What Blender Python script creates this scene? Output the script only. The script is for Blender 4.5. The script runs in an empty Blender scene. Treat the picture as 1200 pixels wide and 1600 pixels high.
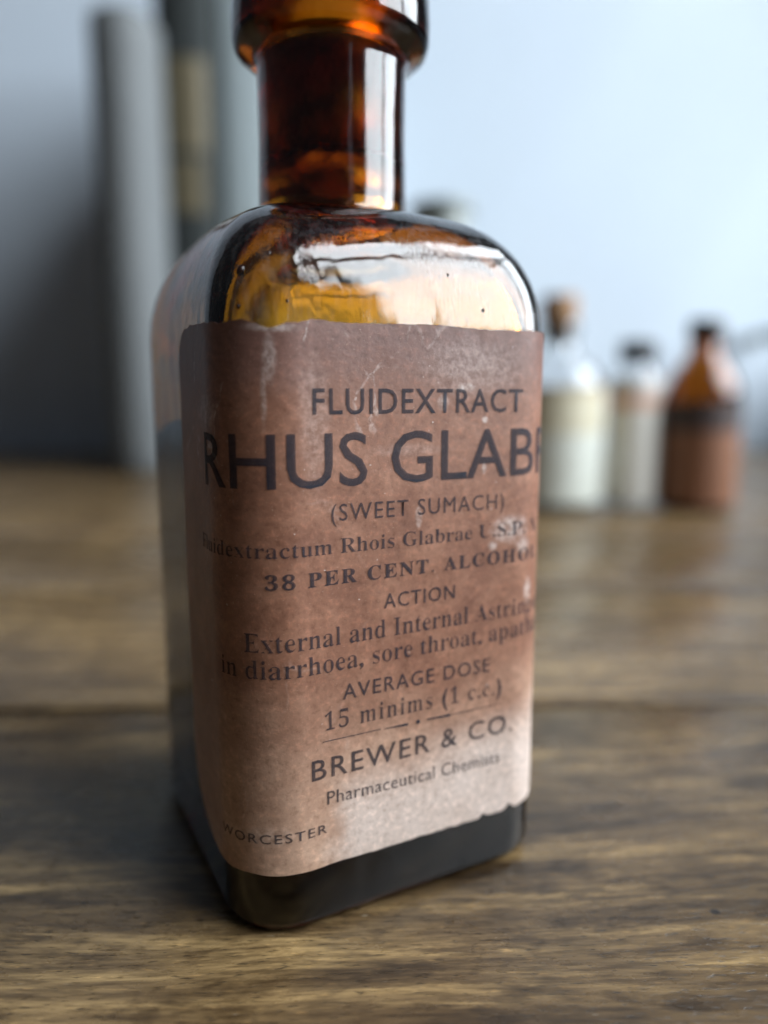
import bpy, bmesh, math, random
from mathutils import Vector, Matrix, noise

random.seed(7)
H = 0.06                      # height of the lens above the table (m); lengths below are in units of H
R = math.radians
scene = bpy.context.scene
col = scene.collection

# ------------------------------------------------------------------ camera
cd = bpy.data.cameras.new("camera")
cam = bpy.data.objects.new("camera", cd)
col.objects.link(cam)
cam.location = (0, 0, H)
cam.rotation_euler = (R(90 - 8.99), 0, 0)
cd.sensor_fit = 'VERTICAL'
cd.sensor_height = 24.0
cd.sensor_width = 18.0
cd.lens = 24.0 * 1164 / 1600
cd.clip_start = 0.002
cd.clip_end = 50
cd.dof.use_dof = True
cd.dof.focus_distance = 1.32 * H
cd.dof.aperture_fstop = 4.8
scene.camera = cam

# ------------------------------------------------------------------ room light
world = bpy.data.worlds.new("World")
scene.world = world
world.use_nodes = True
wb = world.node_tree.nodes["Background"]
wb.inputs[0].default_value = (0.76, 0.84, 1.0, 1)
wb.inputs[1].default_value = 0.06

WALL_Y = 13.5 * H
SIDE_X = 8.2 * H              # where the side wall meets the back wall
SIDE_T = math.tan(R(8.5))
def side_x(y): return SIDE_X - (WALL_Y - y) * SIDE_T
SILL_Z = 2.02 * H
WIN0, WIN1 = -7.5 * H, 13.0 * H      # window opening along the side wall
WIN_TOP = 19.0 * H

ld = bpy.data.lights.new("window_daylight", 'AREA')
ld.shape = 'RECTANGLE'
ld.size = 2.4
ld.size_y = 2.1
ld.energy = 250.0
ld.color = (0.87, 0.94, 1.0)
lo = bpy.data.objects.new("window_daylight", ld)
col.objects.link(lo)
lo.location = (1.90, -0.05, 1.30)                # bright sky outside the window in the side wall
lo.rotation_euler = (Vector((0, 0.30, 0.15)) - lo.location).to_track_quat('-Z', 'Y').to_euler()

scene.view_settings.view_transform = 'Standard'
scene.view_settings.look = 'None'
scene.view_settings.exposure = 0.0
scene.view_settings.gamma = 1.0
scene.view_settings.use_curve_mapping = False
cy = scene.cycles
cy.max_bounces = 14
cy.transmission_bounces = 12
cy.glossy_bounces = 8
cy.diffuse_bounces = 4
cy.caustics_reflective = False
cy.caustics_refractive = False
cy.adaptive_threshold = 0.03
cy.blur_glossy = 0.6
cy.sample_clamp_indirect = 6.0
cy.use_denoising = True
try: cy.denoiser = 'OPENIMAGEDENOISE'
except Exception: pass

# ------------------------------------------------------------------ helpers
def tag(o, label=None, cat=None, group=None, kind=None):
    if label: o["label"] = label
    if cat: o["category"] = cat
    if group: o["group"] = group
    if kind: o["kind"] = kind
    return o

def empty(name, loc=(0, 0, 0), rz=0.0):
    o = bpy.data.objects.new(name, None)
    o.empty_display_size = 0.01
    o.location = loc
    o.rotation_euler = (0, 0, rz)
    col.objects.link(o)
    return o

def mesh(name, verts, faces, mat, parent=None, smooth=True, uvs=None, auto=None):
    me = bpy.data.meshes.new(name)
    me.from_pydata([tuple(v) for v in verts], [], faces)
    if uvs is not None:
        uvl = me.uv_layers.new(name="UVMap")
        for lp in me.loops:
            uvl.data[lp.index].uv = uvs[lp.vertex_index]
    me.update()
    if smooth:
        me.polygons.foreach_set("use_smooth", [True] * len(me.polygons))
    o = bpy.data.objects.new(name, me)
    if mat: me.materials.append(mat)
    col.objects.link(o)
    if parent: o.parent = parent
    if auto is not None:
        me.set_sharp_from_angle(angle=R(auto))
    return o

def bm_obj(name, bm, mat, parent=None, smooth=False, auto=None):
    me = bpy.data.meshes.new(name)
    bmesh.ops.recalc_face_normals(bm, faces=bm.faces)
    bm.to_mesh(me); bm.free()
    if smooth:
        me.polygons.foreach_set("use_smooth", [True] * len(me.polygons))
        if auto is not None: me.set_sharp_from_angle(angle=R(auto))
    me.materials.append(mat)
    o = bpy.data.objects.new(name, me)
    col.objects.link(o)
    if parent: o.parent = parent
    return o

def box_bm(bm, x0, x1, y0, y1, z0, z1, bev=0.0, seg=2):
    vs = [bm.verts.new((x, y, z)) for z in (z0, z1) for y in (y0, y1) for x in (x0, x1)]
    fs = [(0, 2, 3, 1), (4, 5, 7, 6), (0, 1, 5, 4), (2, 6, 7, 3), (0, 4, 6, 2), (1, 3, 7, 5)]
    faces = [bm.faces.new([vs[i] for i in f]) for f in fs]
    if bev > 0:
        es = list({e for f in faces for e in f.edges})
        bmesh.ops.bevel(bm, geom=es, offset=bev, segments=seg, affect='EDGES', profile=0.5)

def rings_mesh(name, rings, mat, parent=None, close_first=True, close_last=True, loop=False, auto=None, uvs=None):
    n = len(rings[0])
    verts = [p for r in rings for p in r]
    faces = []
    m = len(rings)
    for i in range(m if loop else m - 1):
        a, b = i * n, ((i + 1) % m) * n
        for j in range(n):
            k = (j + 1) % n
            faces.append((a + j, a + k, b + k, b + j))
    if not loop:
        if close_first: faces.append(tuple(reversed(range(n))))
        if close_last: faces.append(tuple(range((m - 1) * n, m * n)))
    return mesh(name, verts, faces, mat, parent, auto=auto, uvs=uvs)

def lathe(name, prof, mat, parent=None, n=48, close=True, loop=False, auto=50):
    rr = [[(r * math.cos(2 * math.pi * j / n), r * math.sin(2 * math.pi * j / n), z) for j in range(n)] for r, z in prof]
    return rings_mesh(name, rr, mat, parent, close, close, loop, auto)

# --- node helper
class NT:
    def __init__(s, name):
        s.m = bpy.data.materials.new(name)
        s.m.use_nodes = True
        s.t = s.m.node_tree
        s.b = s.t.nodes["Principled BSDF"]
        s.out = s.t.nodes["Material Output"]
    def n(s, typ, **kw):
        nd = s.t.nodes.new(typ)
        for k, v in kw.items():
            if k.startswith("_"): setattr(nd, k[1:], v)
        for k, v in kw.items():
            if not k.startswith("_"): s.set(nd, k, v)
        return nd
    def set(s, nd, k, v):
        sock = nd.inputs[int(k[1:])] if k[0] == 'i' and k[1:].isdigit() else nd.inputs[k.replace("__", " ")]
        if hasattr(v, "is_output"): s.t.links.new(v, sock)
        else: sock.default_value = v
    def bs(s, **kw):
        for k, v in kw.items(): s.set(s.b, k, v)
    def math(s, op, a, b=0.0, c=None, clamp=False):
        nd = s.n("ShaderNodeMath", _operation=op, _use_clamp=clamp)
        s.set(nd, "i0", a); s.set(nd, "i1", b)
        if c is not None: s.set(nd, "i2", c)
        return nd.outputs[0]
    def mix(s, f, a, b, typ='MIX'):
        nd = s.n("ShaderNodeMix", _data_type='RGBA', _blend_type=typ)
        s.set(nd, "i0", f); s.set(nd, "i6", a); s.set(nd, "i7", b)
        return nd.outputs[2]
    def ramp(s, f, pts, interp='LINEAR'):
        nd = s.n("ShaderNodeValToRGB")
        s.set(nd, "i0", f)
        cr = nd.color_ramp
        cr.interpolation = interp
        while len(cr.elements) < len(pts): cr.elements.new(0.5)
        for e, (p, c) in zip(cr.elements, pts):
            e.position = p
            e.color = c if len(c) == 4 else (*c, 1)
        return nd.outputs[0]
    def noise(s, vec, scale, detail=4, rough=0.55, dist=0.0):
        nd = s.n("ShaderNodeTexNoise", Scale=scale, Detail=detail, Roughness=rough, Distortion=dist)
        if vec is not None: s.set(nd, "Vector", vec)
        return nd.outputs[0]
    def mapping(s, vec, scale=(1, 1, 1), loc=(0, 0, 0), rot=(0, 0, 0)):
        nd = s.n("ShaderNodeMapping", Scale=scale, Location=loc, Rotation=rot)
        s.set(nd, "Vector", vec)
        return nd.outputs[0]
    def bump(s, h, strength=0.3, dist=0.001, normal=None):
        nd = s.n("ShaderNodeBump", Strength=strength, Distance=dist, Height=h)
        if normal is not None: s.set(nd, "Normal", normal)
        return nd.outputs[0]
    def coord(s, which="Object"):
        return s.n("ShaderNodeTexCoord").outputs[which]
    def smooth(s, x, a, b, lo=0.0, hi=1.0):
        nd = s.n("ShaderNodeMapRange", _interpolation_type='SMOOTHSTEP')
        s.set(nd, "i0", x); s.set(nd, "i1", a); s.set(nd, "i2", b); s.set(nd, "i3", lo); s.set(nd, "i4", hi)
        return nd.outputs[0]

G1 = lambda v: (v, v, v, 1)

# ------------------------------------------------------------------ materials: setting
def mat_wall():
    n = NT("painted_plaster")
    c = n.coord("Object")
    f = n.noise(c, 9, 3)
    n.bs(Base__Color=n.mix(f, (0.52, 0.592, 0.672, 1), (0.57, 0.642, 0.718, 1)), Roughness=0.7,
         Normal=n.bump(n.noise(c, 260, 3), 0.15, 0.0004))
    return n.m
M_WALL = mat_wall()

def mat_wood():
    n = NT("stained_pine")
    c = n.coord("Object")
    rnd = n.n("ShaderNodeObjectInfo").outputs["Random"]
    off = n.n("ShaderNodeCombineXYZ")
    n.set(off, "i0", n.math('MULTIPLY', rnd, 7.0)); n.set(off, "i1", n.math('MULTIPLY', rnd, 3.1)); n.set(off, "i2", n.math('MULTIPLY', rnd, 11.0))
    va = n.n("ShaderNodeVectorMath", _operation='ADD'); n.set(va, "i0", c); n.set(va, "i1", off.outputs[0])
    p = va.outputs[0]
    # gentle wander of the grain
    warp = n.n("ShaderNodeTexNoise", Scale=9.0, Detail=2.0); n.set(warp, "Vector", n.mapping(p, (1.2, 2.5, 1)))
    wv = n.n("ShaderNodeVectorMath", _operation='MULTIPLY_ADD'); n.set(wv, "i0", warp.outputs["Color"]); n.set(wv, "i1", (0.004, 0.010, 0)); n.set(wv, "i2", p)
    q = wv.outputs[0]
    broad = n.noise(n.mapping(q, (5, 95, 20)), 1.0, 4, 0.55)
    bands = n.noise(n.mapping(q, (26, 330, 30)), 1.0, 5, 0.62)
    fine = n.noise(n.mapping(q, (190, 1700, 100)), 1.0, 5, 0.65)
    pores = n.noise(n.mapping(q, (480, 2800, 100)), 1.0, 3, 0.6)
    blot = n.noise(n.mapping(q, (55, 120, 30)), 1.0, 5, 0.65)
    blot2 = n.noise(n.mapping(q, (160, 420, 30)), 1.0, 4, 0.6)
    col1 = n.ramp(bands, [(0.32, (0.044, 0.027, 0.013)), (0.46, (0.108, 0.070, 0.034)), (0.56, (0.175, 0.117, 0.056)), (0.70, (0.38, 0.262, 0.122))])
    col2 = n.mix(n.smooth(broad, 0.35, 0.7), n.mix(1.0, col1, (0.74, 0.72, 0.72, 1), 'MULTIPLY'), col1)
    col3 = n.mix(n.smooth(fine, 0.42, 0.62, 0.0, 0.65), col2, n.mix(1.0, col2, (0.42, 0.40, 0.38, 1), 'MULTIPLY'))
    col4 = n.mix(n.smooth(blot, 0.48, 0.66, 0.0, 0.6), col3, n.mix(1.0, col3, (0.38, 0.37, 0.38, 1), 'MULTIPLY'))
    col5 = n.mix(n.smooth(blot2, 0.50, 0.64, 0.0, 0.7), col4, n.mix(1.0, col4, (0.45, 0.42, 0.40, 1), 'MULTIPLY'))
    pore = n.smooth(pores, 0.58, 0.68)
    fleck = n.smooth(n.noise(n.mapping(p, (420, 2300, 100), loc=(3, 5, 1)), 1.0, 3, 0.6), 0.60, 0.72, 0.0, 0.5)
    col5 = n.mix(fleck, col5, n.mix(1.0, col5, (2.1, 1.95, 1.7, 1), 'MULTIPLY'))
    col6 = n.mix(n.math('MULTIPLY', pore, 0.65), col5, (0.012, 0.009, 0.007, 1))
    tone = n.n("ShaderNodeCombineColor")
    tv = n.math('ADD', 0.98, n.math('MULTIPLY', n.math('FRACT', n.math('MULTIPLY', rnd, 17.3)), 0.42))
    for k_ in range(3): n.set(tone, "i%d" % k_, n.math('MULTIPLY', tv, (1.03, 1.0, 0.94)[k_]))
    col6 = n.mix(1.0, col6, tone.outputs[0], 'MULTIPLY')
    # light fine scratches
    scr = n.noise(n.mapping(c, (300, 1900, 1), rot=(0, 0, 0.9)), 1.0, 2, 0.5)
    col7 = n.mix(n.smooth(scr, 0.72, 0.80, 0.0, 0.35), col6, (0.36, 0.31, 0.24, 1))
    dots = n.n("ShaderNodeTexVoronoi", Scale=95.0); n.set(dots, "Vector", n.mapping(p, (1, 1.3, 0.01)))
    dsel = n.n("ShaderNodeSeparateColor"); n.set(dsel, "i0", dots.outputs["Color"])
    dm = n.math('MULTIPLY', n.smooth(dots.outputs["Distance"], 0.085, 0.05), n.smooth(dsel.outputs[0], 0.80, 0.82))
    col7 = n.mix(n.math('MULTIPLY', dm, 0.9), col7, (0.008, 0.007, 0.007, 1))
    hgt = n.math('ADD', n.math('MULTIPLY', fine, 0.7), n.math('MULTIPLY', bands, 0.5))
    hgt = n.math('SUBTRACT', hgt, n.math('MULTIPLY', pore, 0.8))
    rough = n.math('ADD', n.math('MULTIPLY', blot, 0.24), 0.16)
    n.bs(Base__Color=col7, Roughness=rough, Normal=n.bump(hgt, 0.28, 0.00014))
    n.bs(Specular__IOR__Level=0.4)
    return n.m
M_WOOD = mat_wood()

# ------------------------------------------------------------------ setting: walls
bm = bmesh.new(); box_bm(bm, -24 * H, SIDE_X + 0.0, WALL_Y, WALL_Y + 0.05, -0.03, 20 * H)
tag(bm_obj("back_wall", bm, M_WALL), kind="structure")

bm = bmesh.new()
def side_slab(y0, y1, z0, z1, th=0.06):
    vs = []
    for z in (z0, z1):
        for (y, d) in ((y0, 0), (y1, 0), (y1, th), (y0, th)):
            vs.append(bm.verts.new((side_x(y) + d, y, z)))
    for f in ((0, 1, 2, 3), (7, 6, 5, 4), (0, 4, 5, 1), (1, 5, 6, 2), (2, 6, 7, 3), (3, 7, 4, 0)):
        bm.faces.new([vs[i] for i in f])
side_slab(-9 * H, WALL_Y - 0.0005, -0.03, SILL_Z - 0.0125)
side_slab(WIN1, WALL_Y - 0.0005, SILL_Z - 0.012, 20 * H)
side_slab(-9 * H, WIN0, SILL_Z - 0.012, 20 * H)
side_slab(WIN0 + 0.0003, WIN1 - 0.0003, WIN_TOP, 20 * H)
side = tag(bm_obj("side_wall", bm, M_WALL), kind="structure")
for (ya, yb, za, zb) in ((1.2, 1.55, 2.3, 18.7), (-3.2, -2.9, 2.3, 18.7), (-7.4, 12.9, 8.6, 8.95), (-7.4, 12.9, 13.6, 13.95)):  # unseen bars added to break up the window's reflection in the bottle glass
    bm = bmesh.new()
    vs = []
    for z in (za * H, zb * H):
        for (y, d) in ((ya * H, 0.02), (yb * H, 0.02), (yb * H, 0.035), (ya * H, 0.035)):
            vs.append(bm.verts.new((side_x(y) + d + (0.002 if za > 3 else 0), y, z)))
    for f in ((0, 1, 2, 3), (7, 6, 5, 4), (0, 4, 5, 1), (1, 5, 6, 2), (2, 6, 7, 3), (3, 7, 4, 0)):
        bm.faces.new([vs[i] for i in f])
    bm_obj("highlight_break_bar", bm, M_WALL, side)
n = NT("rail_paint"); c_ = n.coord()
n.bs(Base__Color=n.mix(n.noise(c_, 60, 3), (0.30, 0.31, 0.27, 1), (0.36, 0.37, 0.33, 1)), Roughness=0.5); M_SILL = n.m
bm = bmesh.new()
vs = []
for z in (SILL_Z - 0.0105, SILL_Z):
    for (y, d) in ((6 * H, -1.9 * H), (WALL_Y + 0.001, -1.9 * H), (WALL_Y + 0.001, -1.65 * H), (6 * H, -1.65 * H)):
        vs.append(bm.verts.new((side_x(y) + d, y, z)))
for f in ((0, 1, 2, 3), (7, 6, 5, 4), (0, 4, 5, 1), (1, 5, 6, 2), (2, 6, 7, 3), (3, 7, 4, 0)):
    bm.faces.new([vs[i] for i in f])
bmesh.ops.bevel(bm, geom=list(bm.edges), offset=0.003, segments=3, affect='EDGES')
tag(bm_obj("wall_rail", bm, M_SILL, None, True, 40), "thin grey rail rising towards the right edge behind the brown bottle", "rail")

# ------------------------------------------------------------------ table of planks
TA = R(1.5)
table = tag(empty("wooden_table", (0, 0, 0), TA), "dark stained wooden plank table top under all the bottles and books", "table")
PW = 1.46 * H
s0 = 2.29 * H                # a seam crosses the middle of the view here
gap = 0.0028
plank_cache = {}
k0 = -5
i = 0
for k in range(k0, 9):
    y0 = s0 + k * PW + gap / 2
    y1 = s0 + (k + 1) * PW - gap / 2
    if y1 > WALL_Y: y1 = min(y1, WALL_Y - 0.004 )
    if y0 > WALL_Y - 0.01: break
    bm = bmesh.new()
    dz = (random.random() - 0.5) * 0.0003
    xr = side_x(0) - 0.012 if y0 < 0 else side_x(y0) - 0.022
    box_bm(bm, -18 * H, xr, y0, y1, -0.018, min(dz, 0), 0.0008, 3)
    o = bm_obj("plank", bm, M_WOOD, table, True, 35)

n = NT("seam_shade"); n.bs(Base__Color=n.mix(n.noise(n.coord(), 300, 3), (0.006, 0.005, 0.004, 1), (0.016, 0.012, 0.009, 1)), Roughness=0.95)  # near-black strips stand in for the shade inside the plank gaps
for k in range(k0 + 1, 8):
    yc = s0 + k * PW
    if yc > WALL_Y - 0.02: break
    bm = bmesh.new(); box_bm(bm, -17.8 * H, side_x(yc) - 0.05, yc - gap / 2 + 0.0001, yc + gap / 2 - 0.0001, -0.0175, -0.0013)
    bm_obj("seam_shade_strip", bm, n.m, table)

# ------------------------------------------------------------------ the main bottle
TH = 0.48255
CX, CY = -0.10976, 1.68664
W, D, CR = 0.6976, 0.7242, 0.1243
bottle = tag(empty("medicine_bottle", (CX * H, CY * H, 0), TH),
             "large square amber medicine bottle with worn brown paper label in the foreground", "bottle")

def rrect(w, d, r, nc=20, ns=12):
    pts = []
    for (sx, sy, a0) in ((1, -1, -90), (1, 1, 0), (-1, 1, 90), (-1, -1, 180)):
        cx, cy_ = sx * (w / 2 - r), sy * (d / 2 - r)
        arc = [(cx + r * math.cos(R(a0 + 90 * t / nc)), cy_ + r * math.sin(R(a0 + 90 * t / nc))) for t in range(nc + 1)]
        pts += arc
        nx = {(1, -1): (1, 1), (1, 1): (-1, 1), (-1, 1): (-1, -1), (-1, -1): (1, -1)}[(sx, sy)]
        c2x, c2y = nx[0] * (w / 2 - r), nx[1] * (d / 2 - r)
        e = (c2x + r * math.cos(R(a0 + 90)), c2y + r * math.sin(R(a0 + 90)))
        s = arc[-1]
        for t in range(1, ns):
            pts.append((s[0] + (e[0] - s[0]) * t / ns, s[1] + (e[1] - s[1]) * t / ns))
    return pts

def mat_glass():
    n = NT("amber_glass")
    c = n.coord("Object")
    wav = n.noise(n.mapping(c, (1, 1, 0.45)), 130, 2, 0.5)
    streak = n.noise(n.mapping(c, (1, 1, 0.16)), 1500, 4, 0.6)
    speck = n.noise(c, 2300, 3, 0.6)
    patch = n.smooth(n.noise(c, 95, 3, 0.6), 0.44, 0.60)
    zz = n.n("ShaderNodeSeparateXYZ"); n.set(zz, "i0", c)
    # dusty, lightly scuffed zone on the shoulder
    sh = n.math('MULTIPLY', n.smooth(zz.outputs[2], 1.05 * H, 1.13 * H), n.smooth(zz.outputs[2], 1.34 * H, 1.25 * H))
    shp = n.math('MULTIPLY', sh, patch)
    rough = n.math('ADD', 0.015, n.math('MULTIPLY', shp, n.smooth(streak, 0.44, 0.66, 0.01, 0.15)))
    b1 = n.bump(wav, 0.16, 0.0011)
    hgt = n.math('MULTIPLY', n.math('ADD', streak, n.math('MULTIPLY', speck, 0.5)), n.math('ADD', n.math('MULTIPLY', shp, 0.9), 0.04))
    b2 = n.bump(hgt, 0.12, 0.00025, b1)
    rough = n.math('ADD', rough, n.smooth(zz.outputs[2], 1.36 * H, 1.40 * H, 0.0, 0.075))
    rough = n.math('ADD', rough, n.smooth(zz.outputs[2], 1.08 * H, 1.0 * H, 0.0, 0.13))
    dust = n.math('MULTIPLY', n.math('MULTIPLY', sh, n.smooth(n.noise(c, 60, 3, 0.6), 0.36, 0.58, 0.25, 1.0)), n.smooth(streak, 0.44, 0.62, 0.01, 0.06))
    n.bs(Base__Color=n.mix(n.smooth(dust, 0.0, 0.3), (1, 1, 1, 1), (0.93, 0.86, 0.72, 1)), Roughness=rough, IOR=1.51, Transmission__Weight=n.math('SUBTRACT', 1.0, dust), Normal=b2)
    va = n.n("ShaderNodeVolumeAbsorption", Color=(0.86, 0.665, 0.04, 1), Density=660.0)
    n.t.links.new(va.outputs[0], n.out.inputs["Volume"])
    return n.m
M_GLASS = mat_glass()

RN = 0.156
Z0, Z1, N1, N2 = 1.10, 1.355, 2.4, 2.2
def section(inset, z, s, rn):
    """outline of the bottle, s = 0 square body .. 1 round neck"""
    q = rrect(W - 2 * inset, D - 2 * inset, max(CR - inset, 0.03))
    out = []
    for (x, y) in q:
        a = math.atan2(y, x)
        out.append(((x * (1 - s) + rn * math.cos(a) * s) * H, (y * (1 - s) + rn * math.sin(a) * s) * H, z * H))
    return out

rings = []
# foot, rounded heel
for t in (0, 15, 30, 45, 60, 75, 90):
    i_ = 0.030 * (1 - math.sin(R(t))); z_ = 0.030 * (1 - math.cos(R(t)))
    rings.append(section(i_, z_ + 0.0008, 0, RN))
for z_ in (0.1, 0.3, 0.5, 0.7, 0.9, 1.04):
    rings.append(section(0, z_, 0, RN))
NS = 30
for t in range(NS + 1):
    ph = math.pi / 2 * t / NS
    s = 1 - math.cos(ph) ** (2 / N1); z_ = Z0 + (Z1 - Z0) * math.sin(ph) ** (2 / N2)
    if s > 0.985: continue
    rings.append(section(0, z_, s, RN + 0.012))
for (r_, z_) in ((RN + 0.010, 1.357), (RN + 0.004, 1.363), (RN + 0.001, 1.375), (RN, 1.42), (RN - 0.002, 1.52), (RN - 0.001, 1.65), (RN + 0.001, 1.676),
                 (RN + 0.012, 1.685), (RN + 0.032, 1.691), (RN + 0.043, 1.700), (RN + 0.048, 1.714), (RN + 0.049, 1.75), (RN + 0.047, 1.815), (RN + 0.038, 1.835),
                 (RN + 0.020, 1.848), (RN - 0.015, 1.850), (0.112, 1.842), (0.104, 1.825), (0.100, 1.74), (0.098, 1.60), (0.099, 1.46), (0.102, 1.40)):
    rings.append(section(0, z_, 1, r_))
# inner wall, back down
TW = 0.046
for t in range(NS, -1, -1):
    ph = math.pi / 2 * t / NS
    s = 1 - math.cos(ph) ** (2 / N1); z_ = Z0 - 0.02 + (Z1 - 0.055 - Z0 + 0.02) * math.sin(ph) ** (2 / N2)
    if s > 0.97: continue
    rings.append(section(TW, z_, s, 0.112))
for z_ in (0.9, 0.7, 0.5, 0.3, 0.16):
    rings.append(section(TW, z_, 0, 0.1))
for t in (15, 30, 45, 60, 75, 90):
    i_ = TW + 0.06 * (1 - math.cos(R(t))); z_ = 0.16 - 0.06 * math.sin(R(t))
    rings.append(section(i_, z_, 0, 0.1))
rings_mesh("glass_body", rings, M_GLASS, bottle, True, True, False, 60)

# dark residue dried onto the inside of the neck
def mat_inner_coat(trans=0.0):
    n = NT("dark_inner_coat")
    c = n.coord("Object")
    f = n.noise(n.mapping(c, (1, 1, 0.6)), 260, 4, 0.6)
    n.bs(Base__Color=n.ramp(f, [(0.35, (0.006, 0.003, 0.002)), (0.7, (0.035, 0.012, 0.005))]), Roughness=0.8, Specular__IOR__Level=0.5 if trans else 0.0, Transmission__Weight=trans)
    if trans: n.bs(Base__Color=n.ramp(f, [(0.35, (0.10, 0.012, 0.008)), (0.62, (0.55, 0.12, 0.07))]), Roughness=0.35, IOR=1.45)
    return n.m
M_LINING = mat_inner_coat()
M_RES2 = mat_inner_coat(0.75)
nn = 72
def res_ring(r, z, amp, ph):
    return [(r * H * math.cos(2 * math.pi * j / nn), r * H * math.sin(2 * math.pi * j / nn),
             (z + amp * (noise.noise(Vector((3 * math.cos(2 * math.pi * j / nn), 3 * math.sin(2 * math.pi * j / nn), ph))) )) * H) for j in range(nn)]
rings_mesh("residue", [res_ring(0.103, 1.478, 0.020, 1), res_ring(0.103, 1.55, 0.0, 1), res_ring(0.103, 1.700, 0.0, 4),
                       res_ring(0.085, 1.702, 0.0, 4), res_ring(0.085, 1.55, 0, 1), res_ring(0.085, 1.474, 0.020, 1)], M_RES2, bottle, loop=True)
# reddish film left lower down in the neck
n = NT("neck_stain")
c_ = n.coord("Object")
n.bs(Base__Color=n.ramp(n.noise(n.mapping(c_, (1, 1, 0.25)), 420, 4, 0.6), [(0.3, (0.80, 0.36, 0.12)), (0.75, (0.99, 0.68, 0.36))]), Roughness=0.22, IOR=1.45, Transmission__Weight=0.92)
rings_mesh("stain_film", [res_ring(0.1035, 1.350, 0.006, 7), res_ring(0.1035, 1.43, 0.0, 1), res_ring(0.1035, 1.485, 0.012, 3),
                          res_ring(0.094, 1.485, 0.012, 3), res_ring(0.094, 1.43, 0, 1), res_ring(0.094, 1.350, 0.006, 7)], n.m, bottle, loop=True)
rings_mesh("stain_film", [res_ring(0.1045, 1.704, 0.0, 7), res_ring(0.1045, 1.75, 0.0, 1), res_ring(0.1050, 1.81, 0.008, 3),
                          res_ring(0.096, 1.81, 0.008, 3), res_ring(0.095, 1.75, 0, 1), res_ring(0.095, 1.704, 0.0, 7)], n.m, bottle, loop=True)

# dark lining added inside the lower walls so the glass looks black
def lining(z0, z1, inset, ph):
    q = rrect(W - 2 * inset, D - 2 * inset, max(CR - inset, 0.03))
    return [(x * H, y * H, ((z0 if z1 is None else z1) + (0.05 * noise.noise(Vector((x * 6, y * 6, ph))) if ph else 0)) * H) for x, y in q]
LI = TW - 0.004
lin = [lining(0.093, None, LI + 0.055, 0), lining(0.110, None, LI + 0.022, 0), lining(0.135, None, LI + 0.006, 0), lining(0.17, None, LI, 0), lining(0.5, None, LI, 0), lining(0.93, None, LI, 2.2),
       lining(0.932, None, LI + 0.008, 2.2), lining(0.5, None, LI + 0.008, 0), lining(0.17, None, LI + 0.008, 0), lining(0.125, None, LI + 0.03, 0), lining(0.12, None, LI + 0.07, 0)]
rings_mesh("dark_lining", lin, M_LINING, bottle, True, True, False)

# seeds: small dark inclusions caught in the shoulder glass
n = NT("dark_seed"); n.bs(Base__Color=n.mix(n.noise(n.coord(), 900, 2), (0.012, 0.005, 0.004, 1), (0.03, 0.012, 0.008, 1)), Roughness=0.18); M_SEED = n.m
for (px_, py_, pz_, nx_, ny_, nz_, r_) in ((-0.3051, -0.3092, 1.2024, -0.683, -0.633, 0.364, 0.0085), (-0.2613, -0.3275, 1.2293, -0.382, -0.806, 0.452, 0.0030),
                                           (0.0743, -0.347, 1.2149, 0.01, -0.952, 0.305, 0.0032), (0.1454, -0.3591, 1.1548, 0, -0.993, 0.118, 0.0040),
                                           (-0.3137, -0.3207, 1.1426, -0.73, -0.675, 0.111, 0.0040), (-0.2422, -0.3578, 1.1508, -0.195, -0.971, 0.14, 0.0025)):
    bm = bmesh.new(); bmesh.ops.create_icosphere(bm, subdivisions=2, radius=r_ * H)
    o = bm_obj("glass_seed", bm, M_SEED, bottle, True)
    o.location = ((px_ - nx_ * r_ * 0.55) * H, (py_ - ny_ * r_ * 0.55) * H, (pz_ - nz_ * r_ * 0.55) * H)
    o.scale = (1, 1, 1.25)

# ------------------------------------------------------------------ label
A_ = W / 2 - CR
ARC = CR * math.pi / 2
def wrap(u, z, off):
    sg = 1 if u >= 0 else -1
    t = abs(u)
    if t <= A_:
        x, y, nx, ny = t, -D / 2, 0, -1
    elif t <= A_ + ARC:
        g = (t - A_) / CR
        x, y = A_ + CR * math.sin(g), -D / 2 + CR - CR * math.cos(g)
        nx, ny = math.sin(g), -math.cos(g)
    else:
        x, y, nx, ny = W / 2, -D / 2 + CR + (t - A_ - ARC), 1, 0
    return ((x + nx * off) * sg * H, (y + ny * off) * H, z * H)

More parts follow.
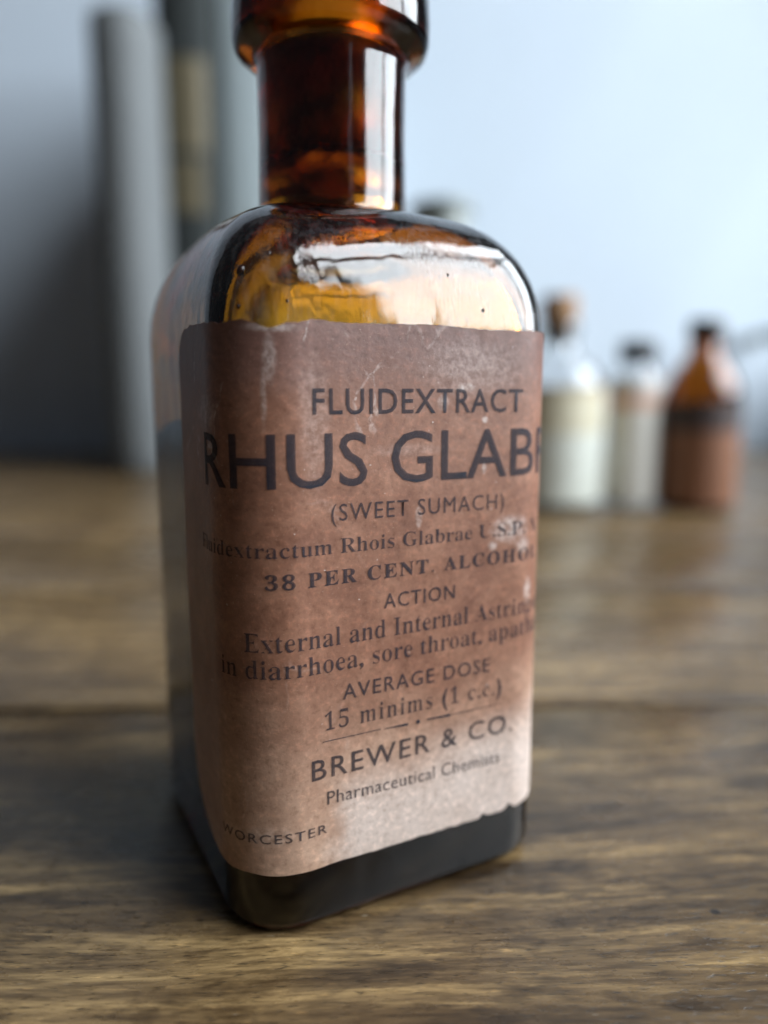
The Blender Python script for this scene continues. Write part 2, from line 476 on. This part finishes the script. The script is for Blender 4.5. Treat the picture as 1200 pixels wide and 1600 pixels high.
def scuffs(n, uv, U, Z, fine):
    # scuffs: (u, z, ru, rz, strength)
    sc = None
    wob = n.math('MULTIPLY', n.math('SUBTRACT', n.noise(uv, 55, 4, 0.7), 0.5), 1.9)
    for (u, z, ru, rz, st) in ((0.105, 1.012, 0.024, 0.010, 0.85), (0.150, 0.952, 0.008, 0.007, 1.0), (0.055, 0.985, 0.012, 0.014, 0.7),
                               (-0.275, 1.06, 0.012, 0.045, 0.5), (-0.285, 0.995, 0.006, 0.05, 0.45), (-0.27, 1.108, 0.05, 0.008, 0.6), (-0.20, 0.95, 0.03, 0.12, 0.22),
                               (0.215, 0.735, 0.045, 0.028, 0.85), (0.175, 0.705, 0.012, 0.010, 0.9), (0.25, 0.70, 0.02, 0.02, 0.7),
                               (0.125, 1.05, 0.12, 0.055, 0.32), (-0.42, 0.97, 0.05, 0.03, 0.35), (0.15, 0.86, 0.006, 0.012, 0.8),
                               (-0.30, 0.205, 0.05, 0.022, 0.30), (0.005, 0.775, 0.008, 0.02, 0.6), (0.27, 0.60, 0.014, 0.03, 0.7), (-0.02, 0.9, 0.09, 0.012, 0.2)):
        a = n.math('DIVIDE', n.math('SUBTRACT', U, u), ru)
        b = n.math('DIVIDE', n.math('SUBTRACT', Z, z), rz)
        d2 = n.math('ADD', n.math('MULTIPLY', a, a), n.math('MULTIPLY', b, b))
        m = n.smooth(n.math('ADD', d2, wob), 1.5, -0.6, 0.0, st * 0.8)
        m = n.math('MULTIPLY', m, n.smooth(fine, 0.38, 0.62, 0.25, 1.0))
        sc = m if sc is None else n.math('MAXIMUM', sc, m)
    return sc

def mat_label():
    n = NT("aged_label_paper")
    uv = n.n("ShaderNodeUVMap").outputs[0]
    sp = n.n("ShaderNodeSeparateXYZ"); n.set(sp, "i0", uv)
    U, Z = sp.outputs[0], sp.outputs[1]
    big = n.noise(uv, 3.2, 4, 0.6)
    mid = n.noise(uv, 11, 5, 0.65)
    fine = n.noise(uv, 70, 4, 0.7)
    fib = n.noise(n.mapping(uv, (150, 420, 1), rot=(0, 0, 0.5)), 1.0, 3, 0.6)
    fib2 = n.noise(n.mapping(uv, (420, 150, 1), rot=(0, 0, 0.3)), 1.0, 3, 0.6)
    base = n.ramp(mid, [(0.25, (0.135, 0.056, 0.034)), (0.5, (0.205, 0.093, 0.057)), (0.8, (0.30, 0.150, 0.096))])
    # faded towards the foot, with a ragged tide line
    zz = n.math('ADD', Z, n.math('MULTIPLY', n.math('SUBTRACT', big, 0.5), 0.35))
    fade = n.smooth(zz, 0.52, 0.22)
    pale = n.ramp(mid, [(0.3, (0.34, 0.20, 0.135)), (0.7, (0.48, 0.325, 0.235))])
    colr = n.mix(n.math('MULTIPLY', fade, 0.85), base, pale)
    # violet grey darkening at the top
    topm = n.smooth(n.math('ADD', Z, n.math('MULTIPLY', n.math('SUBTRACT', mid, 0.5), 0.22)), 0.94, 1.10)
    colr = n.mix(n.math('MULTIPLY', topm, 0.75), colr, (0.118, 0.062, 0.054, 1))
    # pale patch at the lower right: faded paper with glare painted in
    du = n.math('ADD', U, n.math('MULTIPLY', n.math('SUBTRACT', mid, 0.5), 0.10))
    dz = n.math('ADD', n.math('ADD', Z, n.math('MULTIPLY', U, -0.16)), n.math('MULTIPLY', n.math('SUBTRACT', n.noise(uv, 6, 3), 0.5), 0.14))
    pm = n.math('MULTIPLY', n.smooth(du, -0.20, -0.12), n.smooth(dz, 0.36, 0.20))
    colr = n.mix(n.math('MULTIPLY', pm, 0.85), colr, n.mix(mid, (0.46, 0.36, 0.30, 1), (0.64, 0.56, 0.52, 1)))
    # brown strip kept along the wrapped right edge and the foot
    colr = n.mix(n.smooth(fine, 0.5, 0.68, 0.0, 0.5), colr, n.mix(1.0, colr, (1.7, 1.6, 1.55, 1), 'MULTIPLY'))
    colr = n.mix(n.smooth(fine, 0.48, 0.32, 0.0, 0.6), colr, n.mix(1.0, colr, (0.6, 0.55, 0.52, 1), 'MULTIPLY'))
    fb = n.math('MAXIMUM', n.smooth(fib, 0.63, 0.76), n.smooth(fib2, 0.66, 0.78))
    colr = n.mix(n.math('MULTIPLY', fb, 0.5), colr, (0.52, 0.36, 0.26, 1))
    sc = scuffs(n, uv, U, Z, fine)
    # creases: thin pale cracks, thickest near the top left
    wp = n.n("ShaderNodeTexNoise", Scale=9.0, Detail=3.0); n.set(wp, "Vector", uv)
    wpv = n.n("ShaderNodeVectorMath", _operation='MULTIPLY_ADD'); n.set(wpv, "i0", wp.outputs["Color"]); n.set(wpv, "i1", (0.12, 0.12, 0)); n.set(wpv, "i2", uv)
    vor = n.n("ShaderNodeTexVoronoi", _feature='DISTANCE_TO_EDGE', Scale=5.5); n.set(vor, "Vector", n.mapping(wpv.outputs[0], (1.3, 0.8, 1)))
    crack = n.smooth(vor.outputs["Distance"], 0.020, 0.004)
    cm = n.math('MULTIPLY', n.smooth(n.noise(uv, 7, 3, 0.6), 0.50, 0.64), n.math('MULTIPLY', n.smooth(Z, 0.80, 1.02, 0.15, 1.0), n.smooth(U, 0.0, -0.2, 0.25, 1.0)))
    crack = n.math('MULTIPLY', n.math('MULTIPLY', crack, cm), n.smooth(fine, 0.35, 0.6))
    sc = n.math('MAXIMUM', sc, n.math('MULTIPLY', crack, 0.6))
    # fine white flecks
    fl = n.n("ShaderNodeTexVoronoi", Scale=46.0); n.set(fl, "Vector", wpv.outputs[0])
    flm = n.math('MULTIPLY', n.smooth(fl.outputs["Distance"], 0.085, 0.03), n.smooth(n.noise(uv, 15, 3), 0.50, 0.60, 0.0, 0.65))
    sc = n.math('MAXIMUM', sc, flm)
    colr = n.mix(sc, colr, (0.66, 0.60, 0.56, 1))
    hgt = n.math('ADD', n.math('MULTIPLY', fine, 0.5), n.math('MULTIPLY', fb, 0.35))
    hgt = n.math('ADD', hgt, n.math('MULTIPLY', sc, 0.5))
    hgt = n.math('ADD', hgt, n.math('MULTIPLY', mid, 1.6))
    n.bs(Base__Color=colr, Roughness=n.math('ADD', 0.38, n.math('MULTIPLY', fine, 0.2)), Normal=n.bump(hgt, 0.45, 0.00012))
    n.bs(Specular__IOR__Level=0.42)
    return n.m
M_LABEL = mat_label()

UL, UR, ZB, ZT = -0.61, 0.625, 0.128, 1.121
NU, NV = 200, 130
def label_top(u):
    ka = 1.0 if u < -0.2 else max(0.3, 1.0 - (u + 0.2) * 6)
    z = ZT + 0.003 * noise.noise(Vector((u * 9, 1.3, 0))) + 0.004 * ka * noise.noise(Vector((u * 38, 5.3, 0))) + 0.002 * noise.noise(Vector((u * 120, 9.1, 0)))
    z += -0.013 * math.exp(-((u + 0.27) / 0.035) ** 2) - 0.006 * math.exp(-((u + 0.36) / 0.012) ** 2)
    d = u - UL
    if d < 0.07: z -= 0.07 - math.sqrt(max(0.07 ** 2 - (0.07 - d) ** 2, 0))
    return z
def label_bot(u):
    z = ZB + 0.002 * noise.noise(Vector((u * 9, 21.3, 0))) + 0.0015 * noise.noise(Vector((u * 45, 25.3, 0)))
    if u > 0.05:
        z += 0.003 * max(0, noise.noise(Vector((u * 40, 2.7, 0)))) + 0.009 * math.exp(-((u - 0.165) / 0.006) ** 2) + 0.012 * math.exp(-((u - 0.232) / 0.008) ** 2)
    d = u - UL
    if d < 0.16: z += 0.16 - math.sqrt(max(0.16 ** 2 - (0.16 - d) ** 2, 0))
    return z
def label_off(u, z):
    o = 0.0042 + 0.0012 * noise.noise(Vector((u * 7, z * 7, 0.3))) + 0.0006 * noise.noise(Vector((u * 22, z * 15, 4.3)))
    e = min(1.0, abs(z - ZT) / 0.03, abs(z - ZB) / 0.03)
    return o + 0.0008 * (1 - e) * noise.noise(Vector((u * 30, 7.7, 0)))
lv, luv, lf = [], [], []
for layer in (0, 1):
    for j in range(NV + 1):
        for i in range(NU + 1):
            u = UL + (UR - UL) * (i / NU)
            zt, zb = label_top(u), label_bot(u)
            z = zb + (zt - zb) * j / NV
            off = label_off(u, z) if layer == 0 else 0.0010
            lv.append(wrap(u, z, off)); luv.append((u, z))
st = (NU + 1) * (NV + 1)
for j in range(NV):
    for i in range(NU):
        a = j * (NU + 1) + i
        lf.append((a, a + 1, a + NU + 2, a + NU + 1))
        lf.append((st + a, st + a + NU + 1, st + a + NU + 2, st + a + 1))
for i in range(NU):
    lf.append((i, st + i, st + i + 1, i + 1)); b = NV * (NU + 1) + i
    lf.append((b, b + 1, st + b + 1, st + b))
for j in range(NV):
    a = j * (NU + 1); lf.append((a, a + NU + 1, st + a + NU + 1, st + a)); a += NU
    lf.append((a, st + a, st + a + NU + 1, a + NU + 1))
label = mesh("label", lv, lf, M_LABEL, bottle, True, luv, 50)
label["label"] = "worn brown paper label with dark printed lettering"

def mat_ink():
    n = NT("printing_ink")
    uv = n.n("ShaderNodeUVMap").outputs[0]
    a = n.noise(uv, 150, 4, 0.7); b = n.noise(uv, 14, 3, 0.6)
    sp = n.n("ShaderNodeSeparateXYZ"); n.set(sp, "i0", uv)
    wear = n.smooth(n.math('ADD', n.math('MULTIPLY', a, 0.75), n.math('MULTIPLY', b, 0.45)), 0.62, 0.86, 0.0, 0.65)
    # print rubbed thin towards the right of the lower lines
    rub = n.math('MULTIPLY', n.smooth(sp.outputs[0], 0.05, 0.30, 0.0, 0.20), n.smooth(sp.outputs[1], 0.85, 0.6))
    rub = n.math('ADD', rub, n.smooth(sp.outputs[1], 0.36, 0.24, 0.0, 0.12))
    scf = scuffs(n, uv, sp.outputs[0], sp.outputs[1], n.noise(uv, 70, 4, 0.7))
    wear = n.math('ADD', n.math('ADD', wear, rub), n.math('MULTIPLY', scf, 0.9), clamp=True)
    n.bs(Base__Color=(0.011, 0.015, 0.026, 1), Roughness=0.7, Specular__IOR__Level=0.25, Alpha=n.math('SUBTRACT', 1.0, wear, clamp=True))
    return n.m
M_INK = mat_ink()

def serif(s):
    r = ''
    for ch in s:
        if 'A' <= ch <= 'Z': r += chr(0x1D400 + ord(ch) - 65)
        elif 'a' <= ch <= 'z': r += chr(0x1D41A + ord(ch) - 97)
        elif '0' <= ch <= '9': r += chr(0x1D7CE + ord(ch) - 48)
        else: r += ch
    return r

INK_OFF = 0.0011
def ink_mesh(bm, name):
    us = sorted(v.co.x for v in bm.verts)
    if not us: return None
    step = 0.010
    u = math.ceil(us[0] / step) * step
    while u < us[-1]:
        if abs(u) > A_ - 0.02:
            bmesh.ops.bisect_plane(bm, geom=bm.verts[:] + bm.edges[:] + bm.faces[:], plane_co=(u, 0, 0), plane_no=(1, 0, 0), dist=1e-7)
        u += step
    bmesh.ops.triangulate(bm, faces=bm.faces)
    uvl = bm.loops.layers.uv.new("UVMap")
    for f in bm.faces:
        for lp in f.loops: lp[uvl].uv = (lp.vert.co.x, lp.vert.co.y)
    for v in bm.verts:
        u, z = v.co.x, v.co.y
        v.co = wrap(u, z, label_off(u, z) + INK_OFF)
    me = bpy.data.meshes.new(name)
    bm.to_mesh(me); bm.free()
    me.polygons.foreach_set("use_smooth", [True] * len(me.polygons))
    me.materials.append(M_INK)
    o = bpy.data.objects.new(name, me)
    col.objects.link(o); o.parent = label
    return o

def thin_stems(cv, d):
    """narrow the upright strokes only: slide every outline point inwards along x"""
    area = 0.0
    for sp in cv.splines:
        p = [q.co for q in sp.bezier_points]
        area += sum(p[i - 1].x * p[i].y - p[i].x * p[i - 1].y for i in range(len(p)))
    sg = 1 if area > 0 else -1
    for sp in cv.splines:
        bp = sp.bezier_points
        m = len(bp)
        P = [q.co.copy() for q in bp]; L_ = [q.handle_left.copy() for q in bp]; R_ = [q.handle_right.copy() for q in bp]
        for i, q in enumerate(bp):
            t1 = (P[i] - L_[i]); t2 = (R_[i] - P[i])
            if t1.length < 1e-6: t1 = P[i] - P[i - 1]
            if t2.length < 1e-6: t2 = P[(i + 1) % m] - P[i]
            t1.normalize(); t2.normalize()
            nx = sg * (t1.y + t2.y)
            dx = -d * max(-1, min(1, nx * 1.2))
            q.handle_left_type = q.handle_right_type = 'FREE'
        # second pass so that handles move with their points
            q.co = (P[i].x + dx, P[i].y, 0); q.handle_left = (L_[i].x + dx, L_[i].y, 0); q.handle_right = (R_[i].x + dx, R_[i].y, 0)

def text_line(body, u0, u1, z0, cap, z1=None, font='sans', offset=0.0, cap_ratio=0.687, wave=0.0, space=1.0, thin=0.0):
    """print one line of text between u0 and u1, baseline z0 (z1 at the right end), given cap height"""
    cu = bpy.data.curves.new("lettering", 'FONT')
    cu.body = serif(body) if font == 'serif' else body
    cu.resolution_u = 3
    if not thin: cu.offset = offset
    cu.space_character = space
    tmp = bpy.data.objects.new("lettering_tmp", cu)
    col.objects.link(tmp)
    dg = bpy.context.evaluated_depsgraph_get()
    dg.update()
    tmp2 = cv = None
    if thin:
        cv = tmp.evaluated_get(dg).to_curve(dg, apply_modifiers=False).copy()
        tmp.evaluated_get(dg).to_curve_clear()
        cv.dimensions = '2D'; cv.fill_mode = 'BOTH'; cv.resolution_u = 3
        thin_stems(cv, thin)
        cv.offset = offset
        tmp2 = bpy.data.objects.new("lettering_tmp", cv)
        col.objects.link(tmp2)
        dg.update()
    src = tmp2 or tmp
    me = src.evaluated_get(dg).to_mesh()
    bm = bmesh.new(); bm.from_mesh(me)
    src.evaluated_get(dg).to_mesh_clear()
    bpy.data.objects.remove(tmp); bpy.data.curves.remove(cu)
    if tmp2: bpy.data.objects.remove(tmp2); bpy.data.curves.remove(cv)
    xs = [v.co.x for v in bm.verts]
    xa, xb = min(xs), max(xs)
    z1 = z0 if z1 is None else z1
    for v in bm.verts:
        t = (v.co.x - xa) / (xb - xa)
        v.co = (u0 + (u1 - u0) * t, z0 + (z1 - z0) * t + v.co.y / cap_ratio * cap, 0)
    return ink_mesh(bm, "lettering")

C0 = 0.012
text_line("FLUIDEXTRACT", -0.204, 0.239, 0.9665, 0.043, space=1.12, offset=0.010)
text_line("RHUS GLABRA", -0.432, 0.456, 0.842, 0.092, space=1.0, offset=0.005)
text_line("(SWEET SUMACH)", -0.172, 0.199, 0.7805, 0.030, 0.7775, space=1.15, offset=-0.002)
text_line("Fluidextractum Rhois Glabrae U.S.P. X", -0.468, 0.300, 0.7225, 0.0255, font='serif', offset=0.0, thin=0.020, cap_ratio=0.66)
text_line("38 PER CENT. ALCOHOL", -0.290, 0.302, 0.6668, 0.0250, font='serif', offset=0.004, cap_ratio=0.66, space=1.2)
text_line("ACTION", -0.068, 0.087, 0.609, 0.0275, space=1.15, offset=0.004)
text_line("External and Internal Astringent", -0.330, 0.352, 0.5545, 0.033, font='serif', offset=0.0, thin=0.022, cap_ratio=0.66)
text_line("in diarrhoea, sore throat, apatha", -0.386, 0.315, 0.5055, 0.033, 0.509, font='serif', offset=0.0, thin=0.022, cap_ratio=0.66)
text_line("AVERAGE DOSE", -0.153, 0.174, 0.449, 0.0285, 0.445, space=1.15, offset=0.004)
text_line("15 minims (1 c.c.)", -0.189, 0.204, 0.3965, 0.033, 0.392, font='serif', offset=0.0, thin=0.022, cap_ratio=0.66, space=1.12)
text_line("BREWER & CO.", -0.216, 0.235, 0.304, 0.039, 0.305, space=1.15, offset=0.006)
text_line("Pharmaceutical Chemists", -0.186, 0.204, 0.2505, 0.026, 0.241, space=1.05, offset=0.0)
text_line("WORCESTER", -0.403, -0.187, 0.188, 0.0180, 0.195, space=1.2, offset=0.008)

def bar(u0, u1, z0, z1, h0, h1, name="printed_rule"):
    bm = bmesh.new()
    n_ = 24
    prev = None
    for i in range(n_ + 1):
        t = i / n_
        u = u0 + (u1 - u0) * t; z = z0 + (z1 - z0) * t; h = h0 + (h1 - h0) * t
        pair = (bm.verts.new((u, z - h / 2, 0)), bm.verts.new((u, z + h / 2, 0)))
        if prev: bm.faces.new((prev[0], pair[0], pair[1], prev[1]))
        prev = pair
    return ink_mesh(bm, name)
bar(-0.194, -0.075, 0.3755, 0.3745, 0.0013, 0.0014)
bar(0.082, 0.200, 0.3715, 0.370, 0.0014, 0.0012)
bar(-0.068, -0.016, 0.3735, 0.372, 0.0008, 0.0048)
bar(0.026, 0.080, 0.3728, 0.371, 0.0022, 0.0052)
bm = bmesh.new()
bm.faces.new([bm.verts.new((0.0065 + 0.0042 * math.cos(a * math.pi / 8), 0.3722 + 0.0042 * math.sin(a * math.pi / 8), 0)) for a in range(16)])
ink_mesh(bm, "printed_dot")

# ------------------------------------------------------------------ background books
def cloth(name, c, c2, rough=0.75):
    n = NT(name)
    p = n.coord("Object")
    w = n.n("ShaderNodeTexWave", Scale=420.0, Distortion=1.5); n.set(w, "Vector", n.mapping(p, (1, 1, 1)))
    n.bs(Base__Color=n.mix(n.noise(p, 45, 4, 0.6), (*c, 1), (*c2, 1)), Roughness=rough, Normal=n.bump(w.outputs[1], 0.25, 0.0002))
    return n.m
n = NT("page_paper"); n.bs(Base__Color=n.ramp(n.noise(n.mapping(n.coord(), (900, 4, 4)), 1.0, 2), [(0.3, (0.42, 0.37, 0.28)), (0.7, (0.62, 0.57, 0.46))]), Roughness=0.85); M_PAGE = n.m
n = NT("gilt"); n.bs(Base__Color=n.mix(n.noise(n.coord(), 300, 3), (0.05, 0.043, 0.026, 1), (0.15, 0.12, 0.065, 1)), Roughness=0.55, Metallic=0.3); M_GILT = n.m

def book(name, x, y, w, h, d, rz, mcloth, label, bulge=0.35, tooling=None, lean=0.0):
    b = tag(empty(name, (x * H, y * H, 0.0003), rz), label, "book")
    if lean: b.rotation_euler = (0, lean, rz)
    w, h, d = w * H, h * H, d * H
    th = 0.003
    # spine: rounded shell facing the viewer (-y)
    prof = []
    ns = 20
    for i in range(ns + 1):
        a = math.pi * i / ns
        prof.append((-w / 2 * math.cos(a), -w * bulge * math.sin(a) ** 0.9))
    rg = []
    zs = [(0.0, 0.90), (0.0015, 0.97), (0.004, 1.0)] + [(h * t / 12, 1.0) for t in range(1, 12)] + [(h - 0.004, 1.0), (h - 0.0015, 0.97), (h, 0.90)]
    for z, k in zs:
        rg.append([(px * k, py * k, z) for px, py in prof] + [(px * k * 0.90, py * k * 0.90 + 0.0015, z) for px, py in reversed(prof)])
    rings_mesh("spine", rg, mcloth, b, True, True, False, 50)
    for s in (-1, 1):
        bm = bmesh.new()
        x0 = s * (w / 2 - th); x1 = s * w / 2
        box_bm(bm, min(x0, x1), max(x0, x1), 0.0012, d, 0, h, 0.0008)
        bm_obj("cover_board", bm, mcloth, b, True, 40)
    bm = bmesh.new(); box_bm(bm, -w / 2 + th + 0.0003, w / 2 - th - 0.0003, 0.004, d - 0.006, 0.004, h - 0.004, 0.0008)
    bm_obj("page_block", bm, M_PAGE, b, True, 40)
    if tooling:
        for (za, zb, k) in tooling:
            rr = []
            m = 14
            for z in (za * H, zb * H):
                rr.append(z)
            vs, fs = [], []
            for z in rr:
                for i in range(m + 1):
                    a = math.pi * (0.5 - k / 2 + k * i / m)
                    vs.append((-w / 2 * math.cos(a) * 1.01, -w * bulge * math.sin(a) ** 0.9 * 1.0 - 0.0004, z))
                for i in range(m + 1):
                    a = math.pi * (0.5 + k / 2 - k * i / m)
                    vs.append((-w / 2 * math.cos(a) * 0.99, -w * bulge * math.sin(a) ** 0.9 * 1.0 + 0.0002, z))
            q = 2 * (m + 1)
            for i in range(q): fs.append((i, (i + 1) % q, q + (i + 1) % q, q + i))
            fs.append(tuple(reversed(range(q)))); fs.append(tuple(range(q, 2 * q)))
            mesh("gilt_panel", vs, fs, M_GILT, b, True, None, 40)
    return b
M_GREY = cloth("grey_cloth", (0.095, 0.103, 0.106), (0.125, 0.134, 0.136))
M_DARK = cloth("dark_green_leather", (0.010, 0.014, 0.014), (0.016, 0.020, 0.019), 0.9)
M_PALE = cloth("pale_blue_cloth", (0.34, 0.40, 0.42), (0.40, 0.46, 0.47))
book("upright_book", -3.14, 9.75, 0.76, 5.42, 3.2, R(2), M_GREY, "upright grey cloth book with rounded spine, leftmost of the row by the wall", 0.56)
book("upright_book", -2.545, 10.25, 0.70, 6.4, 3.0, R(1), M_DARK, "dark green upright book with gilt panels on its spine", 0.28,
     [(4.05, 5.15, 0.62), (3.3, 3.95, 0.5)])
book("upright_book", -1.76, 10.6, 0.84, 6.2, 2.7, R(0), M_PALE, "pale blue-grey upright book beside the dark one, partly behind the bottle neck", 0.12)

# ------------------------------------------------------------------ background bottles
def thin_glass(name, colr, dens, rough=0.02):
    n = NT(name)
    n.bs(Base__Color=(1, 1, 1, 1), Roughness=rough, IOR=1.5, Transmission__Weight=1.0,
         Normal=n.bump(n.noise(n.coord(), 120, 2), 0.1, 0.0008))
    if dens > 0:
        va = n.n("ShaderNodeVolumeAbsorption", Color=(*colr, 1), Density=dens)
        n.t.links.new(va.outputs[0], n.out.inputs["Volume"])
    return n.m
M_CLEAR = thin_glass("clear_glass", (0.9, 0.97, 0.95), 12)
M_AMB2 = thin_glass("brown_glass", (0.80, 0.58, 0.16), 1500)
n = NT("grey_green_glaze"); n.bs(Base__Color=n.mix(n.noise(n.coord(), 40, 3), (0.16, 0.185, 0.175, 1), (0.24, 0.265, 0.25, 1)), Roughness=0.4); M_GRN = n.m

def paper(name, stops, z0, z1, rough=0.6):
    n = NT(name)
    c = n.coord()
    sp = n.n("ShaderNodeSeparateXYZ"); n.set(sp, "i0", c)
    t = n.n("ShaderNodeMapRange"); n.set(t, "i0", sp.outputs[2]); n.set(t, "i1", z0 * H); n.set(t, "i2", z1 * H)
    base = n.ramp(t.outputs[0], stops, 'CONSTANT')
    f = n.noise(c, 160, 4, 0.6)
    n.bs(Base__Color=n.mix(n.smooth(f, 0.4, 0.7, 0.0, 0.5), base, n.mix(1.0, base, (0.72, 0.66, 0.56, 1), 'MULTIPLY')), Roughness=rough)
    return n.m

def round_bottle(name, label, cat, x, y, outer, tw, mglass, n_=56, group=None):
    """outer: (r, z) foot to mouth"""
    b = tag(empty(name, (x * H, y * H, 0.0003)), label, cat, group)
    prof = [(0.001, outer[0][1] + 0.02)] + list(outer)
    inner = [(max(r - tw, 0.012), z + (tw if i < 2 else 0)) for i, (r, z) in enumerate(outer)]
    prof += [(inner[-1][0], outer[-1][1])] + list(reversed(inner[:-1]))
    prof += [(0.001, inner[0][1] + 0.01)]
    lathe("glass_body", [(r * H, z * H) for r, z in prof], mglass, b, n_)
    return b
def band(name, parent, r, z0, z1, mat, n_=56, th=0.006):
    lathe(name, [(k * H, z * H) for k, z in ((r, z0), (r + th, z0), (r + th, z1), (r, z1))], mat, parent, n_, loop=True)

def at(px, y):       # lateral position for an image column at a table distance
    return (px - 600) / 1164 * (y * 0.988 + 0.03)

n = NT("cork"); c_ = n.coord()
n.bs(Base__Color=n.mix(n.smooth(n.noise(c_, 420, 4, 0.7), 0.4, 0.62), (0.20, 0.105, 0.05, 1), (0.46, 0.28, 0.15, 1)), Roughness=0.85, Normal=n.bump(n.noise(c_, 500, 3), 0.5, 0.0003)); M_CORK = n.m
n = NT("black_cap"); n.bs(Base__Color=(0.012, 0.012, 0.013, 1), Roughness=0.35, Normal=n.bump(n.noise(n.coord(), 400, 2), 0.1, 0.0002)); M_BLACK = n.m

# clear bottle with a cork
Yb = 6.5
b1 = round_bottle("corked_bottle", "clear glass bottle with cork stopper and cream label beside the amber bottle's right edge", "bottle", at(872, Yb), Yb + 0.1,
    [(0.36, 0.0), (0.40, 0.03), (0.405, 0.08), (0.405, 1.02), (0.395, 1.12), (0.34, 1.22), (0.22, 1.30), (0.165, 1.36), (0.155, 1.42), (0.155, 1.50), (0.185, 1.52), (0.19, 1.56), (0.175, 1.58)], 0.035, M_CLEAR)
band("label", b1, 0.407, 0.08, 1.06, paper("cream_label", [(0.0, (0.64, 0.67, 0.61)), (0.60, (0.60, 0.56, 0.42)), (0.93, (0.48, 0.41, 0.28))], 0.08, 1.06))
lathe("cork_stopper", [(r * H, z * H) for r, z in ((0.0, 1.42), (0.110, 1.42), (0.117, 1.44), (0.118, 1.585), (0.150, 1.60), (0.156, 1.62), (0.158, 1.80), (0.150, 1.825), (0.0, 1.83))][1:], M_CORK, b1, 40)

# slim vial with a black cap
b2 = round_bottle("capped_vial", "slim vial with black cap and white label between the corked and brown bottles", "vial", at(997, Yb), Yb + 0.1,
    [(0.19, 0.0), (0.215, 0.02), (0.22, 0.06), (0.22, 1.06), (0.21, 1.14), (0.17, 1.21), (0.135, 1.25), (0.13, 1.42)], 0.03, M_CLEAR)
band("label", b2, 0.222, 0.05, 1.13, paper("white_label", [(0.0, (0.80, 0.79, 0.74)), (0.76, (0.74, 0.46, 0.34)), (0.87, (0.82, 0.81, 0.79))], 0.05, 1.13))
lathe("cap", [(r * H, z * H) for r, z in ((0.132, 1.27), (0.150, 1.27), (0.156, 1.28), (0.156, 1.43), (0.148, 1.445), (0.01, 1.448), (0.01, 1.43), (0.132, 1.428))], M_BLACK, b2, 40, loop=True)

# brown bottle with a dark cap
b3 = round_bottle("brown_bottle", "small brown glass bottle with dark cap and conical shoulders, rightmost bottle", "bottle", at(1095, Yb), Yb,
    [(0.28, 0.0), (0.31, 0.03), (0.315, 0.08), (0.315, 0.92), (0.312, 1.0), (0.29, 1.09), (0.245, 1.18), (0.185, 1.26), (0.14, 1.315), (0.122, 1.38), (0.12, 1.44), (0.12, 1.58)], 0.035, M_AMB2)
band("label", b3, 0.317, 0.06, 0.93, paper("orange_label", [(0.0, (0.24, 0.105, 0.055)), (0.72, (0.055, 0.036, 0.034))], 0.06, 0.93))
lathe("cap", [(r * H, z * H) for r, z in ((0.122, 1.45), (0.142, 1.45), (0.148, 1.46), (0.148, 1.60), (0.140, 1.615), (0.01, 1.618), (0.01, 1.60), (0.122, 1.598))],
      M_BLACK, b3, 40, loop=True)

# grey-green bottle whose rounded top peeps over the shoulder
b4 = round_bottle("hidden_bottle", "grey-green bottle mostly hidden behind the amber bottle's right shoulder", "bottle", at(686, 8.0), 8.0,
    [(0.40, 0.0), (0.44, 0.03), (0.45, 0.08), (0.45, 1.9), (0.43, 2.1), (0.36, 2.28), (0.31, 2.40), (0.28, 2.46), (0.28, 2.78), (0.33, 2.81), (0.335, 2.88), (0.29, 2.91)], 0.05, M_GRN)
